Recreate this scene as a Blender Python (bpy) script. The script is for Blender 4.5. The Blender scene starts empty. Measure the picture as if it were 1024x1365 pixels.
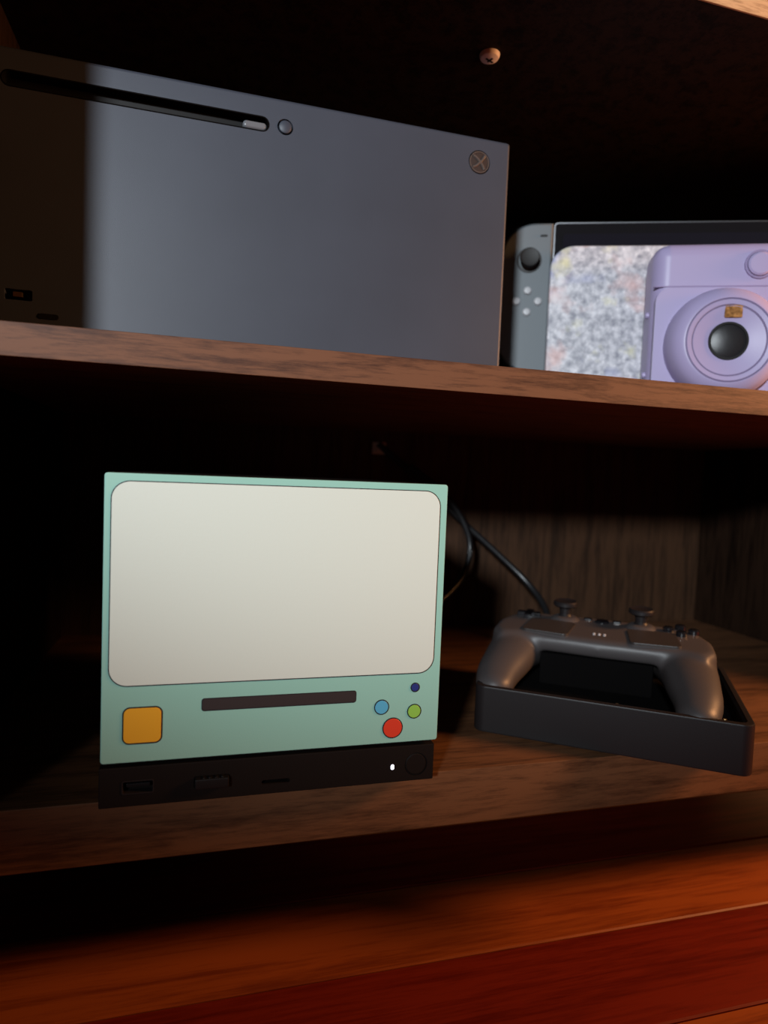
import bpy, bmesh, math, random
from mathutils import Vector, Matrix
random.seed(7)
S = 0.001                       # everything below is written in millimetres
SC = bpy.context.scene
COL = SC.collection

# ------------------------------------------------------------------ camera, world, lights, exposure
cam_d = bpy.data.cameras.new('camera')
cam = bpy.data.objects.new('camera', cam_d); COL.objects.link(cam); SC.camera = cam
YAW, PITCH, ROLL = 0.2721, -0.0549, 0.0396
fwd = Vector((math.sin(YAW)*math.cos(PITCH), math.cos(YAW)*math.cos(PITCH), math.sin(PITCH)))
rgt = Vector((math.cos(YAW), -math.sin(YAW), 0)); upv = rgt.cross(fwd)
r2 = math.cos(ROLL)*rgt + math.sin(ROLL)*upv; u2 = -math.sin(ROLL)*rgt + math.cos(ROLL)*upv
M = Matrix((r2, u2, -fwd)).transposed().to_4x4(); M.translation = Vector((41.2, -296.5, 154.0))*S
cam.matrix_world = M
cam_d.sensor_fit = 'VERTICAL'; cam_d.lens = 6.9; cam_d.sensor_height = 6.9*1365/860; cam_d.sensor_width = cam_d.sensor_height*1024/1365
cam_d.clip_start = 0.01; cam_d.clip_end = 50
cam_d.dof.use_dof = True; cam_d.dof.focus_distance = 0.33; cam_d.dof.aperture_fstop = 2.0

world = bpy.data.worlds.new('room_dark'); SC.world = world; world.use_nodes = True
world.node_tree.nodes['Background'].inputs[0].default_value = (1.0, 0.55, 0.35, 1)
world.node_tree.nodes['Background'].inputs[1].default_value = 0.002

def lamp(name, kind, loc, power, color, radius, aim=None, cone=None, blend=0.5):
    d = bpy.data.lights.new(name, kind); d.energy = power; d.color = color; d.shadow_soft_size = radius*S
    if kind == 'SPOT': d.spot_size = math.radians(cone); d.spot_blend = blend
    o = bpy.data.objects.new(name, d); COL.objects.link(o); o.location = Vector(loc)*S
    if aim: o.rotation_euler = (Vector(aim)-Vector(loc)).to_track_quat('-Z', 'Y').to_euler()
    return o
# cool light of the room from the left, a warm lamp low on the right
lamp('cool_lamp', 'SPOT', (-640, -1300, 573), 108, (0.86, 0.94, 1.0), 62, aim=(180, 60, 330), cone=29, blend=0.75)
lamp('warm_lamp', 'POINT', (880, -195, 388), 23, (1.0, 0.46, 0.18), 90)

SC.view_settings.view_transform = 'Standard'; SC.view_settings.look = 'None'
SC.view_settings.gamma = 1; SC.view_settings.use_curve_mapping = False
SC.view_settings.exposure = 0.0

# ------------------------------------------------------------------ materials
def mat(name, color, rough=0.5, metal=0.0, coat=0.0, emit=None, bump=None, spec=0.5, var=None):
    m = bpy.data.materials.new(name); m.use_nodes = True
    nt = m.node_tree; b = nt.nodes['Principled BSDF']
    b.inputs['Base Color'].default_value = (*color, 1); b.inputs['Roughness'].default_value = rough
    b.inputs['Metallic'].default_value = metal; b.inputs['Coat Weight'].default_value = coat
    b.inputs['Specular IOR Level'].default_value = spec
    if emit:
        b.inputs['Emission Color'].default_value = (*emit[0], 1); b.inputs['Emission Strength'].default_value = emit[1]
    tc = nt.nodes.new('ShaderNodeTexCoord')
    if bump:
        scale, strength = bump
        n = nt.nodes.new('ShaderNodeTexNoise'); n.inputs['Scale'].default_value = scale; n.inputs['Detail'].default_value = 3
        bp = nt.nodes.new('ShaderNodeBump'); bp.inputs['Strength'].default_value = strength; bp.inputs['Distance'].default_value = 0.0005
        nt.links.new(tc.outputs['Object'], n.inputs['Vector']); nt.links.new(n.outputs['Fac'], bp.inputs['Height'])
        nt.links.new(bp.outputs['Normal'], b.inputs['Normal'])
    if var:                      # noise in colour: smudges, and the reflection painted on the mirror
        scale, amount = var
        n = nt.nodes.new('ShaderNodeTexNoise'); n.inputs['Scale'].default_value = scale; n.inputs['Detail'].default_value = 5
        r = nt.nodes.new('ShaderNodeValToRGB')
        r.color_ramp.elements[0].position = 0.3; r.color_ramp.elements[1].position = 0.7
        r.color_ramp.elements[0].color = (*[c*(1-amount) for c in color], 1); r.color_ramp.elements[1].color = (*[c*(1+amount*0.5) for c in color], 1)
        nt.links.new(tc.outputs['Object'], n.inputs['Vector']); nt.links.new(n.outputs['Fac'], r.inputs['Fac'])
        nt.links.new(r.outputs['Color'], b.inputs['Base Color'])
    return m

def wood(name, dark, light, scale=(3, 60, 60), rough=0.6, seed=0.0, streak=1.9, spec=0.3):
    m = bpy.data.materials.new(name); m.use_nodes = True
    nt = m.node_tree; b = nt.nodes['Principled BSDF']; b.inputs['Roughness'].default_value = rough; b.inputs['Specular IOR Level'].default_value = spec
    tc = nt.nodes.new('ShaderNodeTexCoord'); mp = nt.nodes.new('ShaderNodeMapping')
    mp.inputs['Scale'].default_value = scale; mp.inputs['Location'].default_value = (seed, seed*1.7, seed*0.6)
    n1 = nt.nodes.new('ShaderNodeTexNoise'); n1.inputs['Scale'].default_value = 1.6; n1.inputs['Detail'].default_value = 6; n1.inputs['Roughness'].default_value = 0.62; n1.inputs['Distortion'].default_value = 0.6
    n2 = nt.nodes.new('ShaderNodeTexNoise'); n2.inputs['Scale'].default_value = 7.0; n2.inputs['Detail'].default_value = 8; n2.inputs['Roughness'].default_value = 0.7
    mix = nt.nodes.new('ShaderNodeMath'); mix.operation = 'MULTIPLY_ADD'; mix.inputs[1].default_value = 0.45*streak
    ramp = nt.nodes.new('ShaderNodeValToRGB')
    ramp.color_ramp.elements[0].position = 0.40+0.45*0.4*streak; ramp.color_ramp.elements[1].position = 0.58+0.45*0.6*streak
    ramp.color_ramp.elements[0].color = (*dark, 1); ramp.color_ramp.elements[1].color = (*light, 1)
    bp = nt.nodes.new('ShaderNodeBump'); bp.inputs['Strength'].default_value = 0.15; bp.inputs['Distance'].default_value = 0.0003
    L = nt.links.new
    L(tc.outputs['Object'], mp.inputs['Vector']); L(mp.outputs['Vector'], n1.inputs['Vector']); L(mp.outputs['Vector'], n2.inputs['Vector'])
    L(n2.outputs['Fac'], mix.inputs[0]); L(n1.outputs['Fac'], mix.inputs[2]); L(mix.outputs[0], ramp.inputs['Fac'])
    L(ramp.outputs['Color'], b.inputs['Base Color']); L(n2.outputs['Fac'], bp.inputs['Height']); L(bp.outputs['Normal'], b.inputs['Normal'])
    return m

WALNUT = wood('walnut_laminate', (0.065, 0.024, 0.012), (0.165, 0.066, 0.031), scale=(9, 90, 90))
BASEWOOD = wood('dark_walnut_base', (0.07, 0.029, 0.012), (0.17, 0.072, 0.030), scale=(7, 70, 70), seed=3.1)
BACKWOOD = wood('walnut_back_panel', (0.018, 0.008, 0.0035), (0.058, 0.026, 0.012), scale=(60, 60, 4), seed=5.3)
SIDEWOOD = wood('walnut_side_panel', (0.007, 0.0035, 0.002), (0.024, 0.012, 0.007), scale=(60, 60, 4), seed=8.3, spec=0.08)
PALEWOOD = wood('oak_top_edge', (0.24, 0.12, 0.055), (0.6, 0.36, 0.19), scale=(9, 90, 90), seed=1.9)
FLOORS = [wood('red_floorboard', (0.11, 0.008, 0.003), (0.19, 0.018, 0.007), scale=(3, 50, 50), rough=0.35, seed=2.0),
          wood('orange_floorboard', (0.20, 0.040, 0.009), (0.34, 0.082, 0.018), scale=(3, 50, 50), rough=0.35, seed=4.0)]
WALL = mat('wall_paint', (0.5, 0.46, 0.42), 0.8, bump=(300, 0.1))
CONSOLE = mat('charcoal_console_plastic', (0.045, 0.053, 0.074), 0.48, bump=(2600, 0.12), var=(16, 0.10))
BLACK = mat('black_plastic', (0.006, 0.005, 0.005), 0.5, spec=0.3)
SATIN = mat('black_satin_plastic', (0.015, 0.012, 0.0125), 0.45, spec=0.3, bump=(1500, 0.08))
COMPUTER = mat('matte_black_shell', (0.009, 0.006, 0.005), 0.65, spec=0.12, bump=(1800, 0.15))
RUBBER = mat('black_rubber', (0.012, 0.012, 0.012), 0.8)
CABLE = mat('black_cable_jacket', (0.012, 0.012, 0.013), 0.3)
FOAM = mat('black_foam', (0.004, 0.0035, 0.0035), 1.0, spec=0.05)
GLOSS = mat('glossy_black', (0.01, 0.01, 0.012), 0.12, coat=0.6)
CHROME = mat('brushed_steel', (0.42, 0.43, 0.46), 0.28, metal=1.0)
SLOT_GLEAM = mat('pale_slot_gleam', (0.16, 0.165, 0.18), 0.2, spec=0.8)  # pale grey that carries the gleam of the slot's end wall
BRASS = mat('brass', (0.8, 0.55, 0.25), 0.3, metal=1.0)
MINT = mat('mint_faceplate', (0.30, 0.56, 0.46), 0.5, bump=(1500, 0.10))
CREAM = mat('cream_panel', (0.68, 0.72, 0.63), 0.5, bump=(1100, 0.10))
OUTLINE = mat('dark_outline', (0.015, 0.012, 0.014), 0.5)
SLOT = mat('dark_brown_slot', (0.035, 0.025, 0.024), 0.5)
YELLOW = mat('yellow_key', (0.85, 0.40, 0.02), 0.45)
SKY = mat('sky_blue_key', (0.10, 0.42, 0.62), 0.45)
RED = mat('red_key', (0.72, 0.05, 0.02), 0.45)
LIME = mat('lime_key', (0.28, 0.56, 0.08), 0.45)
NAVY = mat('navy_key', (0.02, 0.035, 0.20), 0.45)
LED = mat('white_led', (0.9, 0.9, 1), 0.4, emit=((0.86, 0.84, 1.0), 3.0))
LILAC = mat('lilac_plastic', (0.40, 0.34, 0.55), 0.42, bump=(1500, 0.05))
LILAC_DARK = mat('lilac_seam', (0.16, 0.12, 0.22), 0.5)
MIRROR = mat('selfie_mirror', (0.42, 0.20, 0.07), 0.12, var=(260, 0.9))  # warm reflection of the room painted as orange mottled colour
LENS = mat('lens_window', (0.02, 0.019, 0.021), 0.3, bump=(2500, 0.2))
LILAC_SEAM = mat('lilac_soft_seam', (0.27, 0.21, 0.38), 0.5)
GREYPAD = mat('grey_controller_plastic', (0.105, 0.125, 0.14), 0.5, bump=(1500, 0.05))
PALEBUTTON = mat('pale_grey_button', (0.42, 0.42, 0.44), 0.3)
GAMEPAD = mat('graphite_gamepad_plastic', (0.064, 0.055, 0.055), 0.45, spec=0.5, bump=(2000, 0.06))
TRACK = mat('trackpad_surface', (0.036, 0.030, 0.028), 0.42, bump=(2500, 0.1))
BEIGE = mat('beige_plastic', (0.84, 0.72, 0.64), 0.5)
EMBLEM = mat('emblem_grey', (0.10, 0.075, 0.065), 0.35)
DISC = mat('power_disc', (0.05, 0.036, 0.032), 0.3)

def glitter():
    m = bpy.data.materials.new('glitter_print'); m.use_nodes = True
    nt = m.node_tree; b = nt.nodes['Principled BSDF']; b.inputs['Roughness'].default_value = 0.45
    L = nt.links.new
    tc = nt.nodes.new('ShaderNodeTexCoord')
    def noise(scale, det, off):
        mp = nt.nodes.new('ShaderNodeMapping'); mp.inputs['Location'].default_value = (off, off, off)
        n = nt.nodes.new('ShaderNodeTexNoise'); n.inputs['Scale'].default_value = scale; n.inputs['Detail'].default_value = det
        L(tc.outputs['Object'], mp.inputs['Vector']); L(mp.outputs['Vector'], n.inputs['Vector']); return n
    def ramp(src, p0, p1, c0, c1):
        r = nt.nodes.new('ShaderNodeValToRGB'); r.color_ramp.elements[0].position = p0; r.color_ramp.elements[1].position = p1
        r.color_ramp.elements[0].color = (*c0, 1); r.color_ramp.elements[1].color = (*c1, 1); L(src, r.inputs['Fac']); return r
    def mix(fac, a, c, kind='MIX'):
        x = nt.nodes.new('ShaderNodeMix'); x.data_type = 'RGBA'; x.blend_type = kind
        if hasattr(fac, 'links'): L(fac, x.inputs[0])
        else: x.inputs[0].default_value = fac
        L(a, x.inputs[6])
        if isinstance(c, tuple): x.inputs[7].default_value = (*c, 1)
        else: L(c, x.inputs[7])
        return x.outputs[2]
    base = ramp(noise(210, 5, 0.0).outputs['Fac'], 0.30, 0.70, (0.30, 0.30, 0.35), (0.84, 0.82, 0.86))
    v = nt.nodes.new('ShaderNodeTexVoronoi'); v.inputs['Scale'].default_value = 420; L(tc.outputs['Object'], v.inputs['Vector'])
    spark = ramp(v.outputs['Distance'], 0.1, 0.6, (1.0, 0.98, 0.95), (0.5, 0.5, 0.55))
    c = mix(0.3, base.outputs['Color'], spark.outputs['Color'], 'MULTIPLY')
    c = mix(ramp(noise(38, 3, 3.0).outputs['Fac'], 0.55, 0.70, (0, 0, 0), (0.5, 0.5, 0.5)).outputs['Color'], c, (0.80, 0.42, 0.36))
    c = mix(ramp(noise(34, 3, 9.0).outputs['Fac'], 0.53, 0.66, (0, 0, 0), (0.55, 0.55, 0.55)).outputs['Color'], c, (0.36, 0.38, 0.62))
    c = mix(ramp(noise(36, 3, 14.0).outputs['Fac'], 0.54, 0.66, (0, 0, 0), (0.6, 0.6, 0.6)).outputs['Color'], c, (0.75, 0.70, 0.30))
    c = mix(ramp(noise(32, 4, 21.0).outputs['Fac'], 0.58, 0.70, (0, 0, 0), (0.7, 0.7, 0.7)).outputs['Color'], c, (0.95, 0.92, 0.95))
    L(c, b.inputs['Base Color'])
    return m
GLITTER = glitter()

# ------------------------------------------------------------------ mesh helpers
def obj(name, bm, m, parent=None, loc=(0, 0, 0), rot=(0, 0, 0), angle=35, label=None):
    bmesh.ops.recalc_face_normals(bm, faces=bm.faces)
    me = bpy.data.meshes.new(name); bm.to_mesh(me); bm.free()
    return link(name, me, m, parent, loc, rot, angle, label)
def link(name, me, m, parent=None, loc=(0, 0, 0), rot=(0, 0, 0), angle=35, label=None):
    for p in me.polygons: p.use_smooth = True
    me.set_sharp_from_angle(angle=math.radians(angle))
    me.materials.clear(); me.materials.append(m)
    o = bpy.data.objects.new(name, me); COL.objects.link(o)
    if parent: o.parent = parent
    o.location = Vector(loc)*S; o.rotation_euler = rot
    if label: o['label'] = label
    w = o.modifiers.new('weighted_normals', 'WEIGHTED_NORMAL'); w.keep_sharp = True
    return o
def thing(name, label, cat, loc=(0, 0, 0), rot=(0, 0, 0), group=None):
    o = bpy.data.objects.new(name, None); COL.objects.link(o); o.empty_display_size = 0.02
    o.location = Vector(loc)*S; o.rotation_euler = rot; tag(o, label, cat, group); return o
def tag(o, label, cat, group=None):
    o['label'] = label; o['category'] = cat
    if group: o['group'] = group
    return o
def dup(o, parent, name=None, loc=None, rot=None):
    c = o.copy(); COL.objects.link(c); c.parent = parent
    if loc is not None: c.location = Vector(loc)*S
    if rot is not None: c.rotation_euler = rot
    for ch in list(o.children): dup(ch, c)
    return c
def box(x0, x1, y0, y1, z0, z1, bev=0.0, seg=2, bm=None):
    own = bm is None
    b = bmesh.new()
    vs = [b.verts.new(Vector((x, y, z))*S) for z in (z0, z1) for y in (y0, y1) for x in (x0, x1)]
    for f in ((0, 2, 3, 1), (4, 5, 7, 6), (0, 1, 5, 4), (2, 6, 7, 3), (0, 4, 6, 2), (1, 3, 7, 5)): b.faces.new([vs[i] for i in f])
    if bev: bmesh.ops.bevel(b, geom=b.edges[:], offset=bev*S, segments=seg, profile=0.5, affect='EDGES')
    return b if own else merge(bm, b)
def merge(bm, b):
    me = bpy.data.meshes.new('tmp'); b.to_mesh(me); b.free(); bm.from_mesh(me); bpy.data.meshes.remove(me); return bm
def rrect(w, h, r, n=7, cx=0, cz=0):
    pts = []
    for (sx, sz, a0) in ((1, 1, 0), (-1, 1, 90), (-1, -1, 180), (1, -1, 270)):
        for i in range(n+1):
            a = math.radians(a0+90*i/n)
            pts.append((cx+sx*(w/2-r)+r*math.cos(a), cz+sz*(h/2-r)+r*math.sin(a)))
    return pts
def circle(r, n=32, cx=0, cz=0): return [(cx+r*math.cos(2*math.pi*i/n), cz+r*math.sin(2*math.pi*i/n)) for i in range(n)]
def prism(pts, y0, y1, bev=0.0, seg=2, plane='xz', front_only=False):
    """extrude an outline; plane xz -> along y (y0 is the front), plane xy -> along z"""
    b = bmesh.new()
    f3 = (lambda p, t: (p[0], t, p[1])) if plane == 'xz' else (lambda p, t: (p[0], p[1], t))
    A = [b.verts.new(Vector(f3(p, y0))*S) for p in pts]; B = [b.verts.new(Vector(f3(p, y1))*S) for p in pts]
    fa = b.faces.new(A); fb = b.faces.new(B); n = len(pts)
    for i in range(n): b.faces.new((A[i], A[(i+1) % n], B[(i+1) % n], B[i]))
    bmesh.ops.recalc_face_normals(b, faces=b.faces)
    if bev:
        e = list(fa.edges) + ([] if front_only else list(fb.edges))
        bmesh.ops.bevel(b, geom=e, offset=bev*S, segments=seg, profile=0.5, affect='EDGES')
    return b
def ring(po, pi, y0, y1, plane='xz'):
    b = bmesh.new(); n = len(po)
    f3 = (lambda p, t: (p[0], t, p[1])) if plane == 'xz' else (lambda p, t: (p[0], p[1], t))
    R = [[b.verts.new(Vector(f3(p, t))*S) for p in pp] for pp, t in ((po, y0), (pi, y0), (pi, y1), (po, y1))]
    for k in range(4):
        a, c = R[k], R[(k+1) % 4]
        for i in range(n): b.faces.new((a[i], a[(i+1) % n], c[(i+1) % n], c[i]))
    return b
def lathe(profile, n=40, axis='z'):
    """profile of (radius, height); axis z up or y (height grows towards -y, the viewer)"""
    b = bmesh.new(); rows = []
    for r, h in profile:
        if r < 1e-6:
            rows.append([b.verts.new(Vector((0, 0, h) if axis == 'z' else (0, -h, 0))*S)])
        else:
            rows.append([b.verts.new(Vector((r*math.cos(2*math.pi*i/n), r*math.sin(2*math.pi*i/n), h) if axis == 'z' else
                        (r*math.cos(2*math.pi*i/n), -h, r*math.sin(2*math.pi*i/n)))*S) for i in range(n)])
    for a, c in zip(rows, rows[1:]):
        for i in range(n):
            j = (i+1) % n
            if len(a) == 1 and len(c) > 1: b.faces.new((a[0], c[i], c[j]))
            elif len(c) == 1 and len(a) > 1: b.faces.new((a[i], a[j], c[0]))
            elif len(a) > 1: b.faces.new((a[i], a[j], c[j], c[i]))
    for row in (rows[0], rows[-1]):
        if len(row) > 1: b.faces.new(row)
    return b
def spline(pts, per=10):
    P = [Vector(p) for p in pts]; P = [2*P[0]-P[1]] + P + [2*P[-1]-P[-2]]; out = []
    for i in range(1, len(P)-2):
        for k in range(per):
            t = k/per; a, b, c, d = P[i-1:i+3]
            out.append(0.5*((2*b)+(c-a)*t+(2*a-5*b+4*c-d)*t*t+(3*b-a-3*c+d)*t**3))
    return out + [P[-2]]
def tube(pts, rad, n=10):
    b = bmesh.new(); rows = []; up = Vector((0.13, 0.21, 0.97))
    for i, p in enumerate(pts):
        t = (pts[min(i+1, len(pts)-1)]-pts[max(i-1, 0)]).normalized()
        s = t.cross(up).normalized(); q = s.cross(t); r = rad[i] if isinstance(rad, list) else rad
        rows.append([b.verts.new((p+r*(math.cos(2*math.pi*k/n)*s+math.sin(2*math.pi*k/n)*q))*S) for k in range(n)])
    for a, c in zip(rows, rows[1:]):
        for k in range(n): b.faces.new((a[k], a[(k+1) % n], c[(k+1) % n], c[k]))
    b.faces.new(rows[0]); b.faces.new(rows[-1]); return b
def baked(bm, *mods):
    """evaluate modifiers on a throw-away object, give back the mesh"""
    me = bpy.data.meshes.new('tmp'); bmesh.ops.recalc_face_normals(bm, faces=bm.faces); bm.to_mesh(me); bm.free()
    o = bpy.data.objects.new('tmp', me); COL.objects.link(o); junk = [o]
    for kind, kw in mods:
        md = o.modifiers.new(kind, kind)
        for k, v in kw.items():
            if k == 'cutter':
                bmesh.ops.recalc_face_normals(v, faces=v.faces)
                cm = bpy.data.meshes.new('tmp'); v.to_mesh(cm); v.free(); c = bpy.data.objects.new('tmp', cm); COL.objects.link(c); junk.append(c)
                md.object = c; md.operation = 'DIFFERENCE'; md.solver = 'EXACT'
            else: setattr(md, k, v)
    dg = bpy.context.evaluated_depsgraph_get(); out = bpy.data.meshes.new_from_object(o.evaluated_get(dg), depsgraph=dg)
    for j in junk:
        jm = j.data; bpy.data.objects.remove(j); bpy.data.meshes.remove(jm)
    return out
def cut(bm, *cutters): return baked(bm, *[('BOOLEAN', {'cutter': c}) for c in cutters])

# ------------------------------------------------------------------ setting: floor boards and wall
ZF = -100.0
floor = obj('floor', box(-900, 1500, -1500, 360, ZF-20, ZF-6), FLOORS[0]); floor['kind'] = 'structure'
for k in range(-24, 5):
    y0 = 9+62*k; y1 = min(y0+62, 360)
    obj('floorboard', box(-1200, 1200, -(y1-y0)/2+0.4, (y1-y0)/2-0.4, -6, 0, 0.8, 1), FLOORS[0 if k % 2 else 1], floor, loc=(300, (y0+y1)/2, ZF))
wall = obj('wall_back', box(-900, 1500, 360, 400, ZF, 1500), WALL); wall['kind'] = 'structure'

# ------------------------------------------------------------------ cabinet
ZU = 213.6; XL, XR = -80.0, 600.0; YF, YB = 14.1, 330.0; ZT = 420.0
cab = thing('media_cabinet', 'open dark walnut media cabinet with an upper and a lower shelf', 'cabinet', (0, YF, ZF))
def cpart(name, x0, x1, y0, y1, z0, z1, m, bev=0.5, label=None):
    cx, cy, cz = (x0+x1)/2, (y0+y1)/2, (z0+z1)/2
    return obj(name, box(x0-cx, x1-cx, y0-cy, y1-cy, z0-cz, z1-cz, bev), m, cab, (cx, cy-YF, cz-ZF), label=label)
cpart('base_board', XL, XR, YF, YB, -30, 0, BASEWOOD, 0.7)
cpart('shelf', XL, XR, YF, YB, ZU-14.8, ZU, WALNUT, 0.6)
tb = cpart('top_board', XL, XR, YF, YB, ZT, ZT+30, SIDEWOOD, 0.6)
cpart('edge_band', XL, XR, YF-1.2, YF, ZT, ZT+30, PALEWOOD, 0.3, label='pale oak front edge of the top board')
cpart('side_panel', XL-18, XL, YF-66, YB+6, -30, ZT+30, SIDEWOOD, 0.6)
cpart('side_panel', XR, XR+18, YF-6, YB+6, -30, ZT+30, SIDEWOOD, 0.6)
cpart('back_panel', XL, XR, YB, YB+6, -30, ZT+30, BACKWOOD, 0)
for x in (XL-16, XR-14):
    for y in (YF+2, YB-34):
        cpart('leg', x, x+30, y, y+30, ZF, -30, SIDEWOOD, 1.0)
f = thing('cam_fitting', 'small round beige furniture fitting under the cabinet top', 'fitting', (206.6, 92.4, ZT))
obj('cap', lathe([(0, -3.6), (3.8, -3.3), (5.6, -2.4), (6.3, -1.0), (6.4, 0)], 32), BEIGE, f)
obj('cross_slot', merge(box(-3.0, 3.0, -0.6, 0.6, -3.75, -2.5), box(-0.6, 0.6, -2.6, 1.6, -3.75, -2.5)), BLACK, f, rot=(0, 0, 0.4), label='dark screw slot')

# ------------------------------------------------------------------ large game console lying on its side
YX = 87.3; XC1 = 221.6
con = thing('game_console', 'large charcoal game console lying on its side on the upper shelf', 'console', (XC1-150.5, YX, ZU))
W2, H = 150.5, 153.0
slot_c = (-286+301-150.5+68, 137.0)              # centre of the disc slot in console coordinates
pts = rrect(136, 8.2, 4.0, cx=slot_c[0], cz=slot_c[1])
body = cut(box(-W2, W2, 0, 151, 2, H, 2.2, 3), prism(pts, -5, 9), prism(circle(4.5, 32, 9.6, 137.5), -5, 2.5),
           prism(circle(7.2, 40, 129.8, 137.7), -5, 1.0), prism(rrect(13.2, 5.6, 0.8, cx=-126.5, cz=28), -5, 7))
shell = link('shell', body, CONSOLE, con)
obj('disc_slot', prism(rrect(135.6, 7.8, 3.8, cx=slot_c[0], cz=slot_c[1]), 7.2, 8.6), BLACK, con)
obj('disc_slot_liner', ring(rrect(136.4, 8.6, 4.2, cx=slot_c[0], cz=slot_c[1]), rrect(135, 7.2, 3.5, cx=slot_c[0], cz=slot_c[1]), -0.05, 8), FOAM, con)
obj('slot_gleam', prism(rrect(13.5, 4.4, 2.1, 6, cx=-7.4, cz=136.0), 0.2, 6, 1.6, 4, front_only=True), SLOT_GLEAM, con, label='pale insert painting the gleam at the end of the disc slot')  # added insert, its pale colour imitates light caught by the slot's end wall
obj('eject_button', lathe([(0, 0.9), (2.7, 0.8), (3.5, 0.3), (3.6, -3)], 32, 'y'), CONSOLE, con, loc=(9.6, -0.1, 137.5))
pb = obj('power_button', lathe([(0, 0.35), (5.0, 0.2), (6.4, -0.1), (6.6, -0.6)], 40, 'y'), DISC, con, loc=(129.8, 0.1, 137.7))
em = bmesh.new()
for s in (1, -1):                                # emblem: two curved strokes that cross in a disc
    path = spline([(-4.3, -0.15, s*3.6), (-1.9, -0.25, s*2.3), (0.6, -0.3, s*-0.1), (2.4, -0.25, s*-2.2), (3.4, -0.15, s*-4.2)], 6)
    merge(em, tube([Vector((v.x, v.y, v.z)) for v in path], 0.75, 8))
obj('emblem', em, EMBLEM, pb, label='crossed strokes emblem')
obj('emblem_ring', ring(circle(6.5, 40), circle(5.9, 40), -0.35, 0.3), EMBLEM, pb)
obj('usb_port', prism(rrect(12.8, 5.2, 0.6, cx=-126.5, cz=28), 6, 6.8), BLACK, con)
obj('usb_tongue', box(-129, -124.5, -0.5, 6.5, 26.8, 29.4, 0.3), BRASS, con, label='brass contact of the usb port')
obj('pair_button', prism(rrect(10, 3, 1.45, cx=-112, cz=18), -0.4, 1, 0.3), BLACK, con)
for x in (-130, 130):
    for y in (16, 135): obj('foot', lathe([(0, 0), (7, 0), (7.5, 0.5), (7.5, 2.4), (0, 2.4)], 20), RUBBER, con, loc=(x, y, 0))

# ------------------------------------------------------------------ small cube computer with mint faceplate
cpu = thing('mini_computer', 'black cube computer with mint green faceplate and cream panel on the lower shelf', 'computer', (78, 0, 0))
ox = -78
cb = cut(box(-78.5, 77.5, 5, 160, 3, 151.3, 1.5, 2), box(-90, 90, 2, 6.2, 21.5, 160),
         )
link('shell', cb, COMPUTER, cpu)
fs = cut(box(-78.7, 77.3, 1, 7, 3, 21.2, 0.6, 2), prism(rrect(12.8, 5.4, 0.5, cx=15.6+ox, cz=11.9), -3, 5.5),
         prism(rrect(13.2, 2.0, 0.9, cx=76.6+ox, cz=8.9), -3, 5), prism(circle(5.9, 32, 146+ox, 11.4), -3, 1.7), prism(rrect(16.0, 5.6, 0.8, cx=47.5+ox, cz=11.7), -3, 1.6))
link('port_strip', fs, COMPUTER, cpu)
obj('usb_tongue', box(10.6+ox, 20.6+ox, 2.6, 6.4, 11.2, 12.8, 0.2), BLACK, cpu)
obj('usb_frame', ring(rrect(13.6, 6.2, 0.9, cx=15.6+ox, cz=11.9), rrect(12.6, 5.2, 0.5, cx=15.6+ox, cz=11.9), 0.8, 5.6), SATIN, cpu)
wd = obj('wireless_dongle', box(40+ox, 55+ox, -2.2, 2.4, 9.4, 14.2, 0.7), BLACK, cpu)
for k in range(4): obj('rib', box(43.2+ox+k*2.8, 44.5+ox+k*2.8, -1.6, 1.8, 13.9, 14.6, 0.15), BLACK, wd)
obj('power_button', lathe([(0, 0), (5.0, 0), (5.5, -0.4), (5.5, -2)], 32, 'y'), COMPUTER, cpu, loc=(146+ox, 1.1, 11.4))
obj('status_light', prism(rrect(1.7, 2.6, 0.8, cx=133.7+ox, cz=10.9), 0.75, 1.5, 0.2), LED, cpu, label='glowing white status light')
obj('base_foot', box(-66, 60, 12, 150, 0, 3.2, 0.5), RUBBER, cpu)
fp = obj('faceplate', prism(rrect(156.2, 127.6, 1.4, n=4, cx=0, cz=87.4), 0, 5.2, 0.5, 2, front_only=True), MINT, cpu, label='mint green faceplate')
# plain panel and keys on the faceplate
def raised(name, pts, m, h, line=0.55, grow=None, label=None):
    o = obj(name, prism(pts, -h, 0.4, 0.12, 1, front_only=True), m, fp, label=label)
    if grow: obj('outline', prism(grow, -h*0.55, 0.4), OUTLINE, o)
    return o
raised('cream_panel', rrect(149.2, 89.4, 7.6, 9, cx=77.6+ox, cz=102.9), CREAM, 0.35, grow=rrect(150.1, 90.3, 8.0, 9, cx=77.6+ox, cz=102.9), label='blank cream panel')
raised('slot', rrect(71, 5.2, 1.0, cx=77.9+ox, cz=47.9), SLOT, 0.12, grow=rrect(71.8, 6.0, 1.4, cx=77.9+ox, cz=47.9), label='dark horizontal slot')
raised('key', rrect(15.6, 15.6, 2.6, cx=17.1+ox, cz=40.2), YELLOW, 0.4, grow=rrect(16.8, 16.8, 3.2, cx=17.1+ox, cz=40.2), label='yellow square key')
for (x, z, r, m, t) in ((126.6, 41.9, 3.3, SKY, 'sky blue round key'), (132.6, 31.2, 4.7, RED, 'red round key'), (143.4, 38.9, 3.2, LIME, 'lime green round key'), (143.4, 50.9, 1.9, NAVY, 'navy round key')):
    raised('key', circle(r, 32, x+ox, z), m, 0.4, grow=circle(r+0.5, 32, x+ox, z), label=t)

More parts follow.
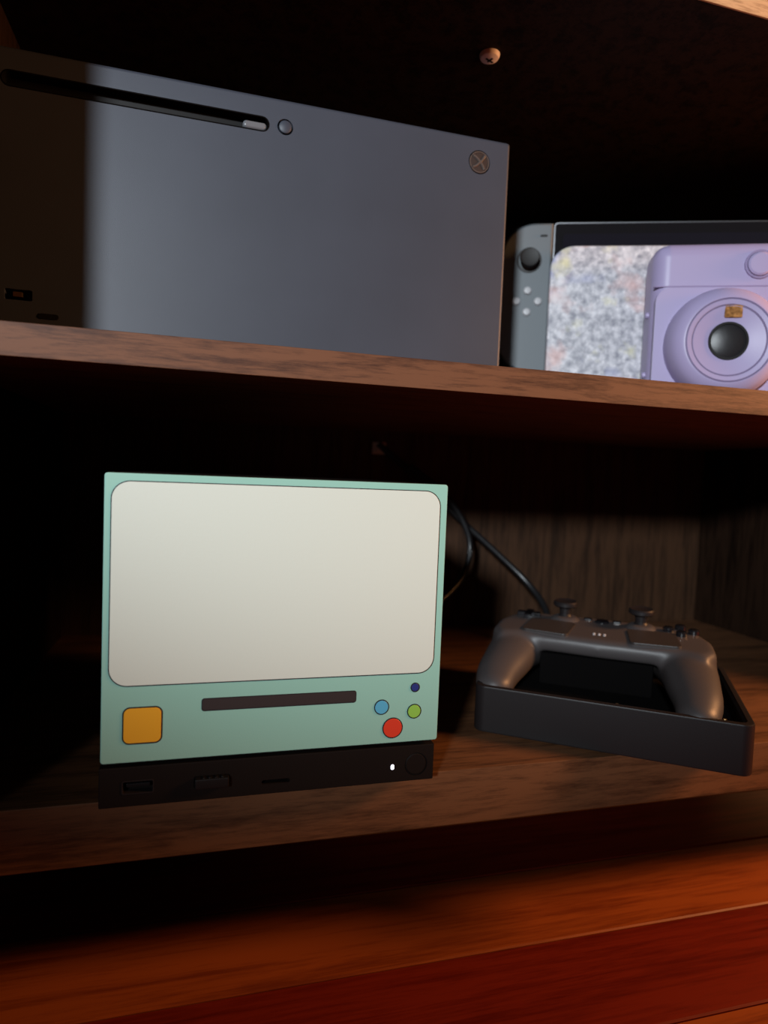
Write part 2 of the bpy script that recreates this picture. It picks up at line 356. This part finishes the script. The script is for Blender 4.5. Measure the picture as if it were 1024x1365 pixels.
# ------------------------------------------------------------------ charging tray and gamepad
TA = math.atan2(-84.5, 118.1)
du = Vector((math.cos(TA), math.sin(TA), 0)); dv = Vector((-math.sin(TA), math.cos(TA), 0))
tc = Vector((203, 61.5, 0))+76*du+62*dv
tray = thing('charging_tray', 'black rectangular tray under the gamepad on the lower shelf', 'tray', tc, (0, 0, TA))
tb_ = cut(prism(rrect(153, 124, 7, 6), 0.6, 29.2, 1.2, 2, plane='xy'), prism(rrect(146, 117, 4.5, 6), 15, 40, plane='xy'))
link('tub', tb_, SATIN, tray)
obj('liner', prism(rrect(145, 116, 4, 6), 14.6, 15.4, plane='xy'), FOAM, tray)
obj('shade_block', box(-45, 28, 6, 30, 15, 37, 1.5), FOAM, tray, label='black block added as shade in the hollow under the gamepad')  # added black block, paints the deep shade below the gamepad's front edge
obj('rim', ring(rrect(147.4, 118.4, 5, 6), rrect(143, 114, 3.5, 6), 26.0, 27.4, plane='xy'), BLACK, tray)
for x, y in ((6, -55.5), (62, -54)): obj('contact_pin', lathe([(0, 1.0), (0.8, 0.8), (1.1, 0), (1.1, -1), (0, -1)], 12), BRASS, tray, loc=(x, y, 27.6), label='tiny brass contact')
for x in (-62, 62):
    for y in (-50, 50): obj('foot', lathe([(0, 0), (4, 0), (4, 1.0), (0, 1.0)], 16), RUBBER, tray, loc=(x, y, 0))

GY, GT = -0.65, 0.07
pad = thing('gamepad', 'graphite gamepad with two thumbsticks and two square trackpads', 'game controller', (269.6, 38.7, 48.5), (GT, 0, GY))
g = prism([(-50, 40), (0, 38.5), (50, 40), (65, 34), (72, 48), (71.5, 70), (64, 89), (50, 97), (0, 99), (-50, 97), (-64, 89), (-71.5, 70), (-72, 48), (-65, 34)], -13, 0, 4.5, 3, plane='xy')
merge(g, prism([(-60, 76), (60, 76), (64, 88), (50, 97), (-50, 97), (-64, 88)], -29, -6, 4, 3, plane='xy'))
for s in (1, -1):
    for P, r in zip(spline([(s*52, 70, -18), (s*55.5, 46, -16.8), (s*57, 24, -17.5), (s*58.5, 6, -19.5), (s*58, -7, -22)], 8),
                    [21.5-0.26*i for i in range(33)]):
        b = bmesh.new(); bmesh.ops.create_icosphere(b, subdivisions=3, radius=r*S, matrix=Matrix.Translation(P*S) @ Matrix.Diagonal((0.92, 1.0, 0.76, 1))); merge(g, b)
gm = baked(g, ('REMESH', {'mode': 'VOXEL', 'voxel_size': 0.0011}), ('SMOOTH', {'factor': 0.6, 'iterations': 45}))
link('body', gm, GAMEPAD, pad, angle=180)
def stick(x, y):
    o = obj('thumbstick', lathe([(0, 13.6), (5.5, 13.8), (7.6, 14.6), (8.5, 13.6), (8.6, 11.6), (7.6, 10.6), (4.2, 9.4), (3.9, 5), (5.5, 2.6), (0, 2.6)], 32), SATIN, pad, loc=(x, y, -0.8))
    obj('collar', lathe([(6.0, 3.6), (8.6, 2.4), (10.6, 0.6), (10.8, -1), (6, -1)], 36), GAMEPAD, o)
for s in (1, -1):
    stick(s*26, 84)
    tp = obj('trackpad', prism(rrect(31.5, 31.5, 3.5, 6), -1.2, 1.7, 0.6, 2, plane='xy'), TRACK, pad, loc=(s*34, 43.5+15.5, -0.55), rot=(0, 0, s*0.10))
    obj('rim', ring(rrect(33.4, 33.4, 4.4, 6), rrect(31.6, 31.6, 3.5, 6), -1.2, 0.35, plane='xy'), GAMEPAD, tp)
    obj('bumper', tube(spline([(s*16, 97.5, -9), (s*38, 97.5, -9), (s*56, 93, -10), (s*66, 82, -12)], 6), 5.0, 12), SATIN, pad)
    obj('trigger', tube(spline([(s*30, 96, -20), (s*42, 100, -21), (s*54, 97, -23)], 6), [5.5]*6+[6.5]*7, 12), SATIN, pad)
dpd = merge(box(-8.5, 8.5, -2.8, 2.8, -1, 3, 0.8), box(-2.8, 2.8, -8.5, 8.5, -1, 3, 0.8))
obj('directional_pad', dpd, GLOSS, pad, loc=(-52, 83, 0))
fb = None
for k, (x, y) in enumerate(((0, -8), (8, 0), (0, 8), (-8, 0))):
    p_ = (52+x, 83+y, 0)
    if fb is None: fb = obj('face_button', lathe([(0, 3.4), (2.8, 3.2), (3.6, 2.4), (3.7, -1), (0, -1)], 24), GLOSS, pad, loc=p_)
    else: dup(fb, pad, loc=p_)
for s in (1, -1): obj('menu_button', prism(rrect(6, 2.6, 1.2, 5), -1, 1.6, 0.4, 1, plane='xy'), GLOSS, pad, loc=(s*10, 88, 0))
obj('home_button', lathe([(0, 1.6), (4.2, 1.4), (5, 0.6), (5, -1), (0, -1)], 28), GLOSS, pad, loc=(0, 86, 0))
sb = None
for k in range(3):
    for j in range(2):
        p_ = (-3.4+k*3.4, 53+j*2.6, 0)
        if sb is None: sb = obj('indicator_dot', lathe([(0, 0.5), (0.8, 0.35), (1, 0), (1, -1), (0, -1)], 12), PALEBUTTON, pad, loc=p_)
        else: dup(sb, pad, loc=p_)

# ------------------------------------------------------------------ handheld console in its dock, upper shelf right
HA = -math.radians(23)
hh = thing('handheld_console', 'black handheld console with grey side controllers standing upright in a dock', 'handheld', (297.8, 163.3, ZU+26), (0, 0, HA))
# local x runs right from the left rail, y backwards, z up (0..115)
scr = obj('screen_body', prism(rrect(190, 115.5, 2.5, 4, cx=95, cz=57.75), 0, 13.5, 0.8, 2), GLOSS, hh)
obj('frame', ring(rrect(190.6, 116.1, 2.7, 4, cx=95, cz=57.75), rrect(188.8, 114.3, 2.2, 4, cx=95, cz=57.75), -0.3, 3), CHROME, scr, label='thin metallic frame')
obj('display', prism(rrect(176, 99, 1.5, 3, cx=95, cz=57.75), -0.25, 0.5), mat('screen_glass', (0.012, 0.012, 0.018), 0.08, coat=1.0), scr)
def side_controller(side):
    out = []
    for (cx_, cz_, a0) in ((-40+26, 115-26, 90), (-40+26, 26, 180)):
        for i in range(11):
            a = math.radians(a0+9*i); out.append((cx_+26*math.cos(a), cz_+26*math.sin(a)))
    pts = [(-1, 115)] + out + [(-1, 0)]
    if side < 0: pts = [(190-x, z) for x, z in pts]
    fx = (lambda x: x) if side > 0 else (lambda x: 190-x)
    o = obj('side_controller', prism(pts, -2.5, 14.5, 2.2, 3), GREYPAD, hh)
    zs = 86.5 if side > 0 else 54
    st = obj('thumbstick', lathe([(0, 8.2), (5.2, 8.2), (6.9, 8.6), (7.4, 7.6), (7.2, 6.2), (4.2, 5.2), (4, -1), (0, -1)], 30, 'y'), BLACK, o, loc=(fx(-18.5), -2.5, zs))
    obj('collar', ring(circle(9.6, 32), circle(8.0, 32), -0.7, 0.6), SATIN, st)
    zb = 55 if side > 0 else 86.5
    for dx, dz in ((8.2, 0), (-8.2, 0), (0, 8.2), (0, -8.2)):
        obj('button', lathe([(0, 1.9), (2.2, 1.8), (3.1, 1.0), (3.2, -1), (0, -1)], 20, 'y'), PALEBUTTON, o, loc=(fx(-18.5)+dx, -2.5, zb+dz))
    obj('shoulder_button', tube(spline([(fx(-4), 6, 115.2), (fx(-16), 6, 115.0), (fx(-28), 6, 111.5), (fx(-36), 6, 104)], 6), 2.6, 10), BLACK, o)
    obj('menu_button', box(fx(-8)-2.6, fx(-8)+2.6, -3.4, -2, 104.4, 105.8, 0.3), BLACK, o)
side_controller(1); side_controller(-1)
dock = thing('console_dock', 'upright dock with glittery mottled front panel and rounded corners', 'dock', (297.8, 163.3, ZU), (0, 0, HA))
dpz = rrect(207, 120.5, 17, 9, cx=97, cz=60.25)
fpnl = [(x, max(z, 0.0)) for x, z in dpz]
def half_round(w, h, r, cx, z0):
    p = []
    for sx, a0 in ((1, 0), (-1, 90)):
        for i in range(10):
            a = math.radians(a0+10*i); p.append((cx+sx*(w/2-r)+r*math.cos(a), z0+h-r+r*math.sin(a)))
    return p+[(cx-w/2, z0), (cx+w/2, z0)]
obj('front_panel', prism(half_round(201, 119.5, 17, 97.5, 0.5), -13, -6, 1.6, 3), GLITTER, dock)
obj('rear_housing', prism(half_round(207, 108, 17, 97, 0.5), 18, 46, 2, 2), SATIN, dock)
obj('floor_block', box(-4, 198, -6.2, 18.2, 0.5, 25.6, 0.6), SATIN, dock)
for x in (6, 188):
    for y in (-8, 36): obj('foot', lathe([(0, 0), (4, 0), (4, 1), (0, 1)], 16), RUBBER, dock, loc=(x, y, 0))

# ------------------------------------------------------------------ lilac instant camera
CA = -math.radians(25)
ic = thing('instant_camera', 'lilac instant film camera with large round lens in front of the dock', 'camera', (378.3, 73.8, ZU), (0, 0, CA))
obj('body', box(-45.5, 72, 0, 35, 0, 110, 11, 5), LILAC, ic, angle=60)
obj('front_cover', prism(rrect(113.5, 77.6, 10, 7, cx=13.2, cz=39.5), -0.3, 6, 0.3, 2), LILAC, ic)
obj('seam', box(-44.9, 71.4, -0.25, 3, 78.4, 79.2, 0.1), LILAC_SEAM, ic, label='thin dark seam line')
lens = obj('lens_barrel', lathe([(37, -4), (37.2, 3), (36.8, 8), (35.2, 13), (32.4, 16.6), (28.8, 18.6), (27.6, 18.8), (27.3, 18.0), (26.7, 18.0), (26.4, 18.8), (23.6, 18.2), (23.3, 17.4), (22.7, 17.4), (22.4, 17.8), (16, 16.4), (12.6, 15.8), (12.4, 13), (0, 13)], 72, 'y'), LILAC, ic, loc=(0, 0, 38.6))
for r in (27.0, 23.0): obj('groove', ring(circle(r+0.42, 64), circle(r-0.42, 64), -18.05 if r > 25 else -17.5, -16), LILAC_DARK, lens)
obj('lens_glass', lathe([(0, 17.0), (5, 16.8), (9, 16.3), (11.0, 15.6), (11.2, 13), (0, 13)], 48, 'y'), LENS, lens)
obj('lens_ring', ring(circle(12.4, 48), circle(11.0, 48), -16.6, -13), BLACK, lens)
obj('selfie_mirror', prism(rrect(11, 8, 1.0, 4, cx=1.6, cz=19.0), -17.75, -15, 0.3, 1), MIRROR, lens)
sh = obj('shutter_button', lathe([(0, 2.6), (6.6, 2.5), (7.8, 1.6), (8.0, -1), (0, -1)], 36, 'y'), LILAC, ic, loc=(21.5, -0.6, 93))
obj('surround', ring(circle(9.6, 36), circle(8.2, 36), -0.8, 1), LILAC_SEAM, sh)
vf = obj('viewfinder', prism(rrect(16, 12, 2.5, 4, cx=48, cz=94), -0.9, 3, 0.3, 1), GLOSS, ic)
obj('frame', ring(rrect(19, 15, 3.5, 4, cx=48, cz=94), rrect(16, 12, 2.5, 4, cx=48, cz=94), -1.2, 2), LILAC, vf)
for z in (20, 62): obj('strap_lug', lathe([(0, 2.2), (1.6, 2), (2.2, 1), (2.2, -1), (0, -1)], 16, 'z'), LILAC, ic, loc=(-45.5, 12, z), rot=(0, -math.pi/2, 0))

# ------------------------------------------------------------------ cables and clip
clip = thing('cable_hole_clip', 'small pale clip standing in for the cable hole in the back panel above the cube computer', 'clip', (208, YB, 182))  # made-up clip for the lighter patch where light shows at the cable hole
obj('pad', box(-7, 7, -2, 0, -6, 6, 0.6), BEIGE, clip)
obj('hook', tube(spline([(-4, -2, -3), (-4, -7, -2), (0, -9.5, 0), (4, -7, 2), (4, -2, 3)], 6), 1.3, 8), BEIGE, clip)
c1 = obj('charging_cable', tube(spline([(205, 321, 186), (222, 318, 172), (250, 312, 150), (284, 306, 118), (322, 292, 84), (350, 274, 55), (358, 250, 33), (346, 224, 14), (332, 200, 10), (326, 189, 11)], 10), 3.1, 12), CABLE)
tag(c1, 'black cable running down the back panel to the gamepad tray', 'cable')
c2 = obj('power_cable', tube(spline([(232, 300, 165), (262, 290, 142), (284, 284, 112), (290, 280, 84), (276, 272, 56), (240, 255, 35), (180, 225, 24), (120, 190, 24), (100, 162, 26)], 10), 2.9, 12), CABLE)
tag(c2, 'black cable looping behind the cube computer', 'cable')
c3 = obj('dock_cable', tube(spline([(262, 250, ZU+20), (272, 240, 290), (290, 222, 350), (312, 216, 364), (345, 214, 366), (372, 218, 350), (380, 222, 310), (372, 212, 260)], 10), 2.0, 10), mat('grey_cable_jacket', (0.07, 0.07, 0.078), 0.25))
tag(c3, 'dark grey cable arching up behind the handheld console', 'cable')
